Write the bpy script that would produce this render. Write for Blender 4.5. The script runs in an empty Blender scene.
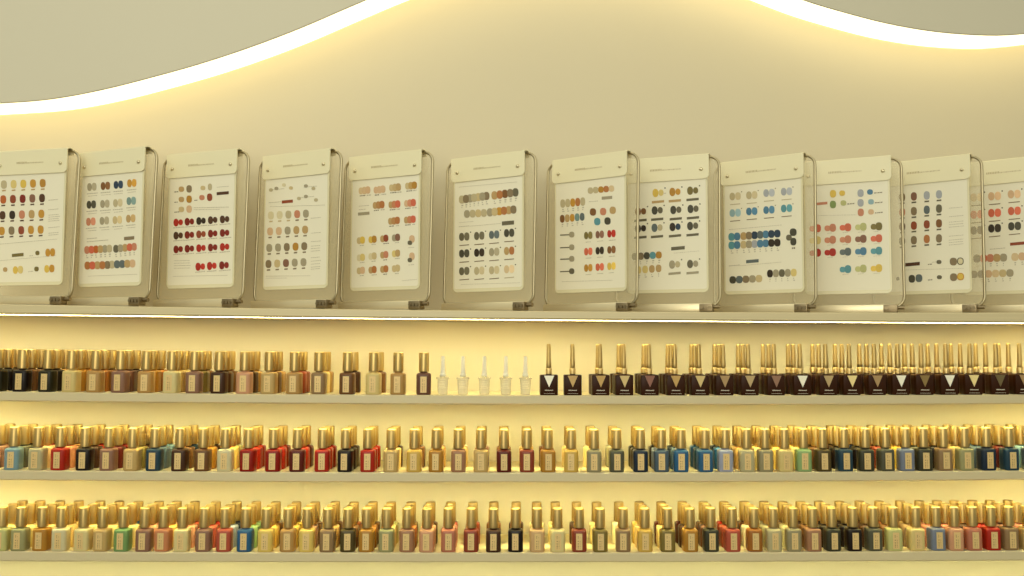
import bpy, bmesh, math, random
from mathutils import Vector, Matrix, Euler
random.seed(7)
SC = bpy.context.scene
COL = SC.collection
R = math.radians

# ------------------------------------------------------------------ camera
F = 912.0                      # focal length in pixels of the 1024 px wide frame
CAMY = -1.459
cam = bpy.data.cameras.new('camera')
cam.sensor_width = 36.0
cam.lens = F / 1024 * 36.0
cam.clip_start = 0.05
camo = bpy.data.objects.new('camera', cam)
COL.objects.link(camo)
camo.matrix_world = (Matrix.Translation((0, CAMY, 0)) @ Matrix.Rotation(R(90 + 3.64), 4, 'X')
                     @ Matrix.Rotation(R(0.15), 4, 'Z'))
SC.camera = camo
CM = camo.matrix_world.copy()
CR = CM.to_3x3()

def ray(px, py):
    return (CR @ Vector(((px - 512) / F, -(py - 288) / F, -1.0))).normalized()

def at(px, py, Y):
    """point of the plane at depth Y seen at a pixel"""
    d = ray(px, py)
    o = Vector((0, CAMY, 0))
    return o + d * ((Y - CAMY) / d.y)

# ------------------------------------------------------------------ materials
def lin(c):
    return tuple(((v / 255) / 12.92 if v / 255 <= .04045 else ((v / 255 + .055) / 1.055) ** 2.4) for v in c)

MC = {}
def mat(name, rgb, rough=.5, metal=0, coat=0, emit=None, estr=0, noise=0, nscale=40, trans=0, spec=.5, bump=0, bscale=200, stretch=None):
    if name in MC: return MC[name]
    m = bpy.data.materials.new(name); m.use_nodes = True
    nt = m.node_tree; b = nt.nodes['Principled BSDF']
    c = (*rgb, 1)
    b.inputs['Base Color'].default_value = c
    b.inputs['Roughness'].default_value = rough
    b.inputs['Metallic'].default_value = metal
    b.inputs['Coat Weight'].default_value = coat
    b.inputs['Coat Roughness'].default_value = .12
    b.inputs['Transmission Weight'].default_value = trans
    b.inputs['Specular IOR Level'].default_value = spec
    if emit:
        b.inputs['Emission Color'].default_value = (*emit, 1)
        b.inputs['Emission Strength'].default_value = estr
    if noise or bump:
        tc = nt.nodes.new('ShaderNodeTexCoord')
        mp = nt.nodes.new('ShaderNodeMapping')
        if stretch: mp.inputs['Scale'].default_value = stretch
        nt.links.new(tc.outputs['Object'], mp.inputs['Vector'])
    if noise:
        n = nt.nodes.new('ShaderNodeTexNoise'); n.inputs['Scale'].default_value = nscale
        n.inputs['Detail'].default_value = 4
        nt.links.new(mp.outputs['Vector'], n.inputs['Vector'])
        r = nt.nodes.new('ShaderNodeMapRange')
        r.inputs['To Min'].default_value = 1 - noise; r.inputs['To Max'].default_value = 1 + noise
        nt.links.new(n.outputs['Fac'], r.inputs['Value'])
        v = nt.nodes.new('ShaderNodeVectorMath'); v.operation = 'SCALE'
        v.inputs[0].default_value = rgb
        nt.links.new(r.outputs['Result'], v.inputs['Scale'])
        nt.links.new(v.outputs['Vector'], b.inputs['Base Color'])
    if bump:
        n2 = nt.nodes.new('ShaderNodeTexNoise'); n2.inputs['Scale'].default_value = bscale
        nt.links.new(mp.outputs['Vector'], n2.inputs['Vector'])
        bp = nt.nodes.new('ShaderNodeBump'); bp.inputs['Strength'].default_value = bump
        bp.inputs['Distance'].default_value = .0005
        nt.links.new(n2.outputs['Fac'], bp.inputs['Height'])
        nt.links.new(bp.outputs['Normal'], b.inputs['Normal'])
    MC[name] = m
    return m

M_WALL = mat('cream_paint', (.68, .595, .40), .62, noise=.02, nscale=3, bump=.15, bscale=120)
M_PANEL = mat('panel_paint', (.645, .595, .445), .6, noise=.02, nscale=3, bump=.1, bscale=120)
M_SHELF = mat('shelf_lacquer', (.66, .55, .315), .42, noise=.03, nscale=6)
M_LED = mat('shelf_led_diffuser', (.9, .85, .7), .4, emit=(.96, .91, .41), estr=42)
M_LEDTOP = mat('ledge_led_diffuser', (.9, .85, .7), .4, emit=(.98, .90, .45), estr=30)
M_COVE = mat('cove_led_diffuser', (.9, .85, .7), .4, emit=(1, .88, .54), estr=2.05)
M_ALU = mat('led_channel', (.62, .56, .40), .4, metal=.5)
M_GOLD = mat('brushed_gold', (.52, .36, .13), .34, metal=.92, noise=.04, nscale=60)
M_GOLD2 = mat('polished_gold', (.64, .46, .19), .28, metal=.9, noise=.03, nscale=60)
M_STEEL = mat('brushed_steel', (.47, .40, .25), .38, metal=1, noise=.05, nscale=50)
M_STEELD = mat('base_bar_steel', (.70, .60, .38), .30, metal=.5, noise=.06, nscale=30)
M_HINGE = mat('hinge_steel', (.28, .22, .13), .42, metal=1, noise=.1, nscale=90)
M_HEAD = mat('header_vinyl', (.84, .765, .50), .42, noise=.02, nscale=20, bump=.1)
M_SLEEVE = mat('sleeve_plastic', (.78, .71, .46), .25, noise=.015, nscale=20)
M_CARD = mat('card_paper', (.85, .79, .60), .55, noise=.01, nscale=30)
M_BACK = mat('clear_acrylic_panel', (.78, .68, .42), .3, noise=.02, nscale=20)
M_BACK.node_tree.nodes['Principled BSDF'].inputs['Alpha'].default_value = .26   # clear acrylic, faintly milky
M_RIVET = mat('rivet_steel', (.70, .62, .42), .42, metal=1, noise=.03)
M_LABEL = mat('gold_label_paper', (.76, .54, .22), .45, metal=.15, noise=.05, nscale=300)
M_LABINK = mat('label_ink', (.36, .22, .07), .5, noise=.05)
M_BROWN = mat('dark_brown_glass', (.038, .011, .003), .38, coat=0, spec=.15, noise=.08, nscale=100)
M_WHITEINK = mat('white_ink', (.75, .68, .52), .5, noise=.03)
M_CLEAR = mat('milky_plastic', (.98, .94, .76), .25, trans=.7, noise=.02)
M_CLEARCAP = mat('pale_cap_plastic', (.97, .93, .78), .3, trans=.35, noise=.02)
M_TEXT = mat('faint_print', (.52, .46, .33), .6, noise=.05)
M_TEXT2 = mat('dark_print', (.24, .19, .12), .6, noise=.05)
M_HTEXT = mat('header_foil_print', (.54, .44, .24), .4, noise=.05)

# ------------------------------------------------------------------ mesh helpers
def link(name, me, parent=None):
    o = bpy.data.objects.new(name, me); COL.objects.link(o)
    if parent: o.parent = parent
    return o

def mesh_from_bm(name, bm, mats, smooth=None):
    bmesh.ops.recalc_face_normals(bm, faces=bm.faces)
    me = bpy.data.meshes.new(name); bm.to_mesh(me); bm.free()
    for m in mats: me.materials.append(m)
    if smooth is not None:
        for p in me.polygons: p.use_smooth = True
        try: me.set_sharp_from_angle(angle=R(smooth))
        except Exception: pass
    return me

def box(bm, x0, x1, y0, y1, z0, z1, mi=0, bev=0):
    v = [bm.verts.new((x, y, z)) for x in (x0, x1) for y in (y0, y1) for z in (z0, z1)]
    fs = [bm.faces.new([v[i] for i in q]) for q in ((0, 1, 3, 2), (4, 6, 7, 5), (0, 4, 5, 1), (2, 3, 7, 6), (0, 2, 6, 4), (1, 5, 7, 3))]
    for f in fs: f.material_index = mi
    if bev:
        es = list({e for f in fs for e in f.edges})
        r = bmesh.ops.bevel(bm, geom=es, offset=bev, segments=2, profile=.5, affect='EDGES')
        for f in r['faces']: f.material_index = mi

def loft(bm, rings, cap=True, mi=0, closed=True):
    rv = [[bm.verts.new(p) for p in r] for r in rings]
    n = len(rv[0])
    for a, b in zip(rv, rv[1:]):
        for i in range(n):
            j = (i + 1) % n
            if not closed and j == 0: continue
            f = bm.faces.new((a[i], a[j], b[j], b[i])); f.material_index = mi
    if cap:
        bm.faces.new(rv[0][::-1]).material_index = mi
        bm.faces.new(rv[-1]).material_index = mi

def circle(r, z, n=20, cx=0, cy=0):
    return [Vector((cx + r * math.cos(2 * math.pi * i / n), cy + r * math.sin(2 * math.pi * i / n), z)) for i in range(n)]

def squircle(w, d, z, p=5.0, n=32):
    out = []
    for i in range(n):
        a = 2 * math.pi * i / n
        c, s = math.cos(a), math.sin(a)
        k = (abs(c) ** p + abs(s) ** p) ** (-1 / p)
        out.append(Vector((w / 2 * c * k, d / 2 * s * k, z)))
    return out

def tube(bm, pts, r, n=10, closed=True, mi=0):
    rings = []
    N = len(pts)
    up0 = None
    for i, p in enumerate(pts):
        if closed: t = (pts[(i + 1) % N] - pts[i - 1]).normalized()
        else: t = (pts[min(i + 1, N - 1)] - pts[max(i - 1, 0)]).normalized()
        ref = TUBE_REF
        a = ref.normalized(); b = t.cross(a).normalized(); a = b.cross(t).normalized()
        rings.append([p + (a * math.cos(2 * math.pi * k / n) + b * math.sin(2 * math.pi * k / n)) * r for k in range(n)])
    if closed: rings.append(rings[0])
    loft(bm, rings, cap=not closed, mi=mi)
    bmesh.ops.remove_doubles(bm, verts=bm.verts, dist=1e-6)
TUBE_REF = Vector((0, 1, 0))

def tag(o, label=None, cat=None, group=None, kind=None):
    if label: o['label'] = label
    if cat: o['category'] = cat
    if group: o['group'] = group
    if kind: o['kind'] = kind
    return o

def empty(name, loc, rz=0):
    o = bpy.data.objects.new(name, None); COL.objects.link(o)
    o.location = loc; o.rotation_euler = (0, 0, rz); o.empty_display_size = .02
    return o

# ------------------------------------------------------------------ setting
WALLY = .130
XL, XR = -2.2, 2.2
bm = bmesh.new(); box(bm, XL, XR, WALLY, WALLY + .05, -.75, 1.0)
o = link('wall_back', mesh_from_bm('wall_back', bm, [M_WALL])); tag(o, kind='structure')

def interp(tab, x):
    if x <= tab[0][0]:
        (a, b), (c, d) = tab[0], tab[1]
    elif x >= tab[-1][0]:
        (a, b), (c, d) = tab[-2], tab[-1]
    else:
        for (a, b), (c, d) in zip(tab, tab[1:]):
            if a <= x <= c: break
    return b + (d - b) * (x - a) / (c - a)

def smooth_fit(tab):
    """least squares parabola through the measured edge, so every board is one smooth line"""
    n = len(tab); xs = [(t[0] - 512) / 512 for t in tab]; ys = [t[1] for t in tab]
    A = [[sum(x ** (i + j) for x in xs) for j in range(3)] for i in range(3)]
    B = [sum(y * x ** i for x, y in zip(xs, ys)) for i in range(3)]
    m = Matrix(A); c = m.inverted() @ Vector(B)
    def f(x):
        t = (x - 512) / 512; q = max(-1.1, min(1.1, t))
        return c[0] + c[1] * q + c[2] * q * q + (c[1] + 2 * c[2] * q) * (t - q) * .3
    return f

EDGE = {
    'ledge': ([(0, 304.2), (100, 306), (200, 307.4), (400, 309.9), (550, 311.2), (800, 312.3), (1024, 312.6)],
              [(0, 313.6), (172, 315.0), (340, 316.8), (512, 318.8), (682, 320.2), (852, 321.2), (1024, 322)]),
    'top': ([(0, 391.8), (172, 393.0), (342, 394.7), (512, 395.7), (682, 395.6), (852, 395.0), (1024, 394.8)],
            [(0, 401), (172, 402.4), (342, 403.8), (512, 404.6), (682, 404.6), (852, 404.3), (1024, 404.0)]),
    'mid': ([(0, 470.3), (172, 471.6), (342, 472.3), (512, 472.7), (682, 472.6), (852, 471.6), (1024, 470.7)],
            [(0, 480.0), (172, 481.2), (342, 482), (512, 482.4), (682, 482), (852, 481), (1024, 479.8)]),
    'low': ([(0, 551.6), (172, 552), (342, 552.6), (512, 552.9), (682, 552.7), (852, 551.9), (1024, 550.7)],
            [(0, 561.4), (172, 561.6), (342, 562), (512, 562.2), (682, 562), (852, 561.3), (1024, 560.4)]),
}
FRONT = {'ledge': -.040, 'top': -.010, 'mid': -.010, 'low': -.010}
ZTOP = {}
def board(key, name, label, ledmat, lh, ly):
    ft, fb = smooth_fit(EDGE[key][0]), smooth_fit(EDGE[key][1])
    Y = FRONT[key]
    xs = [-760 + i * (2544 / 60) for i in range(61)]
    top = [at(x, ft(x), Y) for x in xs]
    bot = [at(x, fb(x), Y) for x in xs]
    bm = bmesh.new(); rings = []
    ch = .0012
    for t, b in zip(top, bot):
        x = t.x; zt, zb = t.z, b.z
        rings.append([Vector(p) for p in ((x, Y + ch, zt), (x, WALLY, zt), (x, WALLY, zb), (x, Y + ch, zb), (x, Y, zb + ch), (x, Y, zt - ch))])
    loft(bm, rings)
    root = empty(name, (0, Y, top[30].z))
    tag(root, label, 'shelf')
    def inv(o):
        o.location = (-root.location.x, -root.location.y, -root.location.z)
    b_ = link('shelf_board', mesh_from_bm('shelf_board', bm, [M_SHELF]), root); inv(b_)
    # LED channel under the front edge
    bm = bmesh.new(); rings = []
    for t, b in zip(top, bot):
        x = t.x; z = b.z
        y0, y1 = Y + ly, Y + ly + .012
        rings.append([Vector(p) for p in ((x, y0, z), (x, y1, z), (x, y1, z - lh), (x, y0, z - lh))])
    loft(bm, rings)
    s = link('light_strip', mesh_from_bm('light_strip', bm, [ledmat]), root); inv(s)
    s['label'] = 'glowing warm white light strip under the front edge'
    tab = [(t.x, t.z) for t in top]
    ZTOP[key] = lambda X: interp(tab, X)
    return root
board('ledge', 'display_ledge', 'long cream ledge that carries the row of swatch chart stands', M_LEDTOP, .00005, .060)
board('top', 'wall_shelf', 'thin cream wall shelf holding the dark brown bottles, right under the ledge', M_LED, .0004, .010)
board('mid', 'wall_shelf', 'thin cream wall shelf in the middle, holding the blue and red polishes', M_LED, .0004, .010)
board('low', 'wall_shelf', 'thin cream wall shelf at the bottom, with three deep rows of pastel polishes', M_LED, .0004, .010)

# wavy panel with cove light
WAVE = [(-760, 96), (-560, 104), (-360, 111), (-250, 113), (-160, 112), (-80, 107.5), (0, 103.5), (50, 99.5), (100, 90.5), (150, 78), (200, 64), (250, 47.5), (300, 28.5), (350, 7), (400, -14),
        (450, -32), (500, -45), (550, -53), (600, -55), (650, -50), (700, -38), (750, -20), (800, -1), (837, 10.5), (887, 23.5),
        (937, 32), (987, 35.5), (1024, 34), (1070, 28), (1120, 16), (1190, -5), (1280, -30), (1400, -52), (1550, -60), (1760, -50)]
PY = .050
def catmull(pts, k=4):
    out = []
    for i in range(len(pts) - 1):
        p0 = Vector(pts[max(i - 1, 0)]); p1 = Vector(pts[i]); p2 = Vector(pts[i + 1]); p3 = Vector(pts[min(i + 2, len(pts) - 1)])
        for j in range(k):
            t = j / k
            out.append(.5 * ((2 * p1) + (p2 - p0) * t + (2 * p0 - 5 * p1 + 4 * p2 - p3) * t * t + (3 * p1 - p0 - 3 * p2 + p3) * t ** 3))
    out.append(Vector(pts[-1])); return out
wv = [at(p.x, p.y, PY) for p in catmull(WAVE)]
bm = bmesh.new(); rings = []
for p in wv:
    rings.append([Vector(q) for q in ((p.x, PY, p.z + .0015), (p.x, PY, 1.0), (p.x, PY + .006, 1.0), (p.x, PY + .006, p.z + .012), (p.x, PY + .0016, p.z), (p.x, PY + .0015, p.z))])
loft(bm, rings)
pan = empty('trim_1', (0, PY, .6)); tag(pan, kind='structure')
o = link('wave_panel', mesh_from_bm('wave_panel', bm, [M_PANEL]), pan); o.location = (0, -PY, -.6)
# recess lid and light strip, both following the wave a little above the panel's edge
def ribbon(name, m, y0, y1, dz, th):
    bm = bmesh.new(); rings = []
    for i, p in enumerate(wv):
        a = wv[max(i - 1, 0)]; b = wv[min(i + 1, len(wv) - 1)]
        t = (b - a).normalized(); n = Vector((-t.z, 0, t.x))
        q = p + n * dz; q2 = p + n * (dz + th)
        rings.append([Vector((q.x, y0, q.z)), Vector((q.x, y1, q.z)), Vector((q2.x, y1, q2.z)), Vector((q2.x, y0, q2.z))])
    loft(bm, rings)
    o = link(name, mesh_from_bm(name, bm, [m]), pan); o.location = (0, -PY, -.6); return o
ribbon('cove_lid', M_PANEL, PY + .006, WALLY, .014, .006)
s = ribbon('light_strip', M_COVE, PY + .008, WALLY - .002, .003, .010)
s['label'] = 'bright warm light strip tucked behind the wavy edge'

# ------------------------------------------------------------------ colours of the polishes
PAL = {
 'black': ('black', (30, 22, 20)), 'blackgreen': ('black', (38, 36, 24)), 'navy': ('navy', (32, 46, 64)),
 'dkteal': ('dark teal', (38, 66, 82)), 'blue': ('blue', (48, 98, 138)), 'slate': ('slate blue', (78, 98, 112)),
 'ltblue': ('light blue', (122, 158, 168)), 'lav': ('pale lavender blue', (158, 168, 190)), 'bluegrey': ('blue-grey', (120, 132, 150)),
 'grey': ('grey', (150, 146, 128)), 'ltgrey': ('light grey', (184, 180, 158)), 'dkgrey': ('dark grey', (84, 86, 80)),
 'charcoal': ('charcoal', (60, 62, 54)), 'white': ('off-white', (212, 208, 188)), 'cream': ('cream', (218, 202, 152)),
 'ivory': ('ivory', (222, 212, 172)), 'paleyel': ('pale yellow', (224, 200, 122)), 'yellow': ('yellow', (216, 186, 90)),
 'gold': ('pale gold', (208, 176, 98)), 'ochre': ('ochre', (176, 130, 58)), 'amber': ('amber brown', (158, 104, 48)),
 'tan': ('tan', (182, 146, 96)), 'beige': ('beige', (196, 170, 124)), 'taupe': ('taupe', (146, 122, 98)),
 'mauve': ('mauve', (142, 108, 100)), 'dkmauve': ('dark mauve', (108, 74, 66)), 'rosetaupe': ('rose taupe', (162, 122, 104)),
 'brown': ('brown', (112, 78, 52)), 'dkbrown': ('dark brown', (70, 46, 34)), 'maroon': ('maroon', (92, 30, 22)),
 'dkred': ('dark red', (142, 28, 20)), 'red': ('red', (168, 40, 28)), 'brick': ('brick red', (140, 66, 52)),
 'coral': ('coral', (178, 86, 74)), 'rose': ('dusty rose', (182, 120, 108)), 'pink': ('pink', (206, 158, 138)),
 'blush': ('blush beige', (208, 176, 144)), 'olive': ('olive', (126, 112, 66)), 'dkolive': ('dark olive', (80, 70, 44)),
 'sage': ('sage grey', (156, 158, 128)), 'green': ('green', (120, 160, 112)), 'mint': ('mint green', (142, 178, 136)),
 'palegreen': ('pale green', (196, 200, 150)), 'copper': ('copper', (170, 108, 68)), 'salmon': ('salmon', (200, 136, 106)),
}
def polish(k):
    n, c = PAL[k]
    l = lin(c)
    return mat('polish_' + k, (l[0] * .95, l[1] * .86, l[2] * (.80 if l[2] > l[0] * .95 else .60)), .32, coat=.08, spec=.22, noise=.05, nscale=70)

# ------------------------------------------------------------------ polish bottle (square shoulders, gold cap)
BW, BD, BH = .0234, .0232, .0340
def bottle_body():
    bm = bmesh.new()
    rings = [squircle(BW * .90, BD * .90, 0), squircle(BW * .97, BD * .97, .0008), squircle(BW, BD, .0022),
             squircle(BW, BD, BH - .0045), squircle(BW * .985, BD * .985, BH - .0022), squircle(BW * .92, BD * .92, BH - .0007), squircle(BW * .80, BD * .80, BH),
             squircle(.0135, .0135, BH + .0006, 2), squircle(.0118, .0118, BH + .0010, 2), squircle(.0118, .0118, BH + .0026, 2)]
    loft(bm, rings)
    return mesh_from_bm('bottle_body', bm, [polish('red')], 40)
def bottle_cap():
    bm = bmesh.new(); z = BH + .0022; h = .0306
    rr = [(.0076, 0), (.0082, .0004), (.0083, .0012), (.00815, .0012), (.00815, .0018), (.00835, .0018), (.0080, h - .0014), (.0078, h - .0005), (.0072, h), (.0066, h), (.0064, h - .0003)]
    loft(bm, [circle(r, z + dz, 24) for r, dz in rr])
    return mesh_from_bm('bottle_cap', bm, [M_GOLD], 35)
def bottle_label():
    bm = bmesh.new()
    w, z0, z1 = .0098, .0035, .0288
    y = -BD / 2 + .0002
    box(bm, -w / 2, w / 2, y - .0006, y + .002, z0, z1, 0)
    rnd = random.Random(3)
    # running lettering, turned upright, too small to read
    zz = z0 + .002
    while zz < z1 - .003:
        L = rnd.uniform(.0008, .0022)
        for xx, ww in ((-.0014, .0018), (.0016, .0009)):
            if rnd.random() < .85:
                box(bm, xx - ww / 2, xx + ww / 2 * rnd.uniform(.3, 1), y - .0008, y - .0005, zz, zz + L * .7, 1)
        zz += L + .0005
    return mesh_from_bm('bottle_label', bm, [M_LABEL, M_LABINK])
MB_, MCp, ML_ = bottle_body(), bottle_cap(), bottle_label()
def proto_bottle():
    root = empty('polish_bottle', (0, 0, 0))
    b = link('bottle_body', MB_, root); c = link('cap', MCp, root); l = link('label_sticker', ML_, root)
    return root, [b, c, l]
P_ROOT, P_KIDS = proto_bottle()
USED = [False]
COUNT = {}
PENDING = []
def put_bottle(loc, rz, colour, row_name, group):
    if not USED[0]:
        r, kids = P_ROOT, P_KIDS; USED[0] = True
    else:
        r = P_ROOT.copy(); COL.objects.link(r); kids = []
        for k in P_KIDS:
            c = k.copy(); COL.objects.link(c); c.parent = r; kids.append(c)
    r.location = loc; r.rotation_euler = (0, 0, rz)
    kids[0].material_slots[0].link = 'OBJECT'
    kids[0].material_slots[0].material = polish(colour)
    # each cap sits with a slightly different turn
    kids[1].rotation_euler = (0, 0, random.uniform(0, 6))
    PENDING.append((r, PAL[colour][0], row_name, group, loc[0]))
    return r

ROW1 = [(-1, 'blackgreen', 'black', 'dkbrown'), (23.4, 'black', 'brown', 'dkbrown'), (48.3, 'blackgreen', 'black', 'tan'), (72.6, 'cream', 'ochre', 'amber'),
 (96.4, 'tan', 'amber', 'brown'), (121.2, 'mauve', 'dkmauve', 'dkbrown'), (146.7, 'tan', 'ochre', 'amber'), (172.4, 'ivory', 'beige', 'cream'),
 (195.2, 'mauve', 'olive', 'brown'), (220, 'dkbrown', 'dkbrown', 'brown'), (245, 'pink', 'dkbrown', 'tan'), (269.8, 'beige', 'brown', 'tan'),
 (295, 'tan', 'coral', 'brick'), (319.3, 'taupe', 'cream', 'tan'), (347.8, 'brown', None, 'dkbrown'), (373.9, 'cream', None, 'brown'),
 (398.5, 'tan', None, None), (423.9, 'dkmauve', None, None)]
ROW2 = [(-9, 'rose', 'mauve', 'brown'), (14.8, 'ltblue', 'dkgrey', 'charcoal'), (38.5, 'ltgrey', 'blush', 'coral'), (60.8, 'red', 'salmon', 'tan'), (85.4, 'black', 'dkbrown', 'red'),
 (109.4, 'mauve', 'maroon', 'dkred'), (133.3, 'beige', 'olive', 'dkbrown'), (155.4, 'dkteal', 'slate', 'ltblue'), (180.8, 'dkbrown', 'brown', 'dkteal'),
 (203.5, 'brown', 'ochre', 'dkbrown'), (226, 'white', 'paleyel', 'palegreen'), (249, 'dkred', 'red', 'red'), (274, 'dkred', 'red', 'dkred'), (298, 'maroon', 'red', 'maroon'),
 (322.8, 'red', 'dkred', 'dkred'), (346, 'black', 'black', 'dkbrown'), (368.3, 'red', 'dkred', 'red'), (391.7, 'beige', 'cream', 'dkbrown'), (414.7, 'gold', None, 'brown'),
 (436.5, 'ochre', None, 'tan'), (458.6, 'rosetaupe', None, 'beige'), (481, 'beige', None, 'mauve'), (504, 'maroon', None, 'brown'), (527, 'brick', None, 'tan'),
 (547.8, 'ochre', None, 'brown'), (571, 'gold', None, 'beige'), (593.7, 'grey', None, 'cream'), (616.3, 'dkgrey', None, 'grey'), (640, 'navy', 'black', 'black'),
 (661, 'slate', 'bluegrey', 'black'), (680.5, 'blue', 'slate', 'navy'), (704.3, 'blue', 'dkteal', 'blue'), (724.8, 'lav', 'blue', 'navy'), (746, 'ltgrey', 'tan', 'beige'),
 (764.7, 'grey', 'cream', 'paleyel'), (784, 'cream', 'paleyel', 'yellow'), (803, 'mint', 'cream', 'paleyel'), (822, 'dkolive', 'brown', 'black'), (843.7, 'dkteal', 'black', 'dkbrown'),
 (864.5, 'charcoal', 'black', 'navy'), (885, 'dkgrey', 'brick', 'brown'), (905, 'bluegrey', 'yellow', 'gold'), (922.8, 'charcoal', 'dkgrey', 'black'), (943, 'taupe', 'black', 'maroon'),
 (964, 'sage', 'beige', 'cream'), (985.7, 'navy', 'slate', 'ltblue'), (1008, 'dkteal', 'maroon', 'black'), (1030, 'slate', 'ltblue', 'grey')]
ROW3 = [(3, 'palegreen', 'cream', 'ivory'), (21.7, 'sage', 'cream', 'cream'), (42.5, 'ochre', 'cream', 'gold'), (62, 'white', 'beige', 'cream'), (84.2, 'ivory', 'cream', 'paleyel'),
 (103.3, 'beige', 'cream', 'ivory'), (124, 'green', 'cream', 'blue'), (145.5, 'mauve', 'pink', 'rose'), (163.8, 'salmon', 'paleyel', 'pink'), (183, 'ivory', 'pink', 'coral'),
 (204.4, 'mauve', 'coral', 'red'), (225.2, 'coral', 'lav', 'navy'), (246, 'blue', 'mint', 'mint'), (266.7, 'paleyel', 'gold', 'brown'), (288.4, 'tan', 'gold', 'yellow'),
 (307.5, 'paleyel', 'mauve', 'brown'), (328.3, 'taupe', 'tan', 'brown'), (348.3, 'dkolive', 'brown', 'copper'), (366.9, 'ochre', 'amber', 'brown'), (386.9, 'sage', 'cream', 'palegreen'),
 (407.4, 'rosetaupe', 'copper', 'tan'), (427.3, 'pink', 'pink', 'dkbrown'), (448.5, 'rose', 'rose', 'coral'), (471.4, 'brick', None, 'brick'), (493.5, 'dkbrown', None, 'brown'),
 (515.7, 'black', None, 'dkbrown'), (537, 'blush', None, 'ivory'), (557.4, 'ivory', None, 'cream'), (579, 'brick', None, 'dkbrown'), (599.8, 'olive', None, 'cream'),
 (622.8, 'taupe', None, 'white'), (644.5, 'gold', 'beige', 'gold'), (667, 'olive', 'cream', 'maroon'), (689.5, 'ochre', 'dkbrown', 'maroon'), (710.4, 'charcoal', 'dkmauve', 'brown'),
 (731.6, 'coral', 'brick', 'red'), (753.8, 'amber', 'white', 'brown'), (772.9, 'ltgrey', 'grey', 'grey'), (792.8, 'grey', 'ltgrey', 'taupe'), (812, 'rosetaupe', 'brown', 'dkbrown'),
 (831.4, 'charcoal', 'black', 'black'), (852.5, 'black', 'black', 'dkbrown'), (873, 'dkgrey', 'dkbrown', 'brown'), (893, 'palegreen', 'brown', 'copper'), (915.4, 'cream', 'taupe', 'beige'),
 (935.7, 'bluegrey', 'rose', 'pink'), (953.5, 'pink', 'rose', 'pink'), (971.8, 'rose', 'dkbrown', 'mauve'), (990.5, 'red', 'dkred', 'maroon'), (1008.5, 'taupe', 'dkmauve', 'brown'), (1027, 'beige', 'rose', 'pink')]
YF = .0030
DEP = (YF + 0, YF + .028, YF + .056)
def rows(data, key, pxcap, shelf_word):
    for px, a, b, c in data:
        X0 = at(px, pxcap, YF).x
        for j, k in enumerate((a, b, c)):
            if k is None: continue
            y = DEP[j] + random.uniform(-.0012, .0012)
            X = X0 + (random.uniform(-.0010, .0010) if j else 0)
            rn = (('front row', 'middle row', 'back row')[j], shelf_word)
            put_bottle((X, y, ZTOP[key](X) + .0001), R(random.uniform(-4, 4)), k, rn, 'gold-capped polish bottles on the %s shelf' % shelf_word)
rows(ROW1, 'top', 362, 'top')
rows(ROW2, 'mid', 438, 'middle')
rows(ROW3, 'low', 518, 'bottom')

ORD = ['zeroth', 'first', 'second', 'third', 'fourth', 'fifth', 'sixth', 'seventh', 'eighth', 'ninth', 'tenth', 'eleventh', 'twelfth', 'thirteenth', 'fourteenth', 'fifteenth', 'sixteenth', 'seventeenth', 'eighteenth', 'nineteenth', 'twentieth']
def finish_labels():
    bykey = {}
    for t in PENDING: bykey.setdefault((t[1], t[2]), []).append(t)
    for (col, (rw, sw)), L in bykey.items():
        L.sort(key=lambda t: t[4])
        for i, (r, _, _, g, _) in enumerate(L):
            n = len(L)
            if n == 1: s = 'the only %s gold-capped polish bottle in the %s of the %s shelf' % (col, rw, sw)
            elif i == n - 1: s = 'rightmost %s gold-capped polish bottle in the %s of the %s shelf' % (col, rw, sw)
            elif i == 0: s = 'leftmost %s gold-capped polish bottle in the %s of the %s shelf' % (col, rw, sw)
            else: s = '%s %s gold-capped bottle from the left in the %s of the %s shelf' % (ORD[i + 1], col, rw, sw)
            tag(r, s, 'nail polish', g)
finish_labels()

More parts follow.
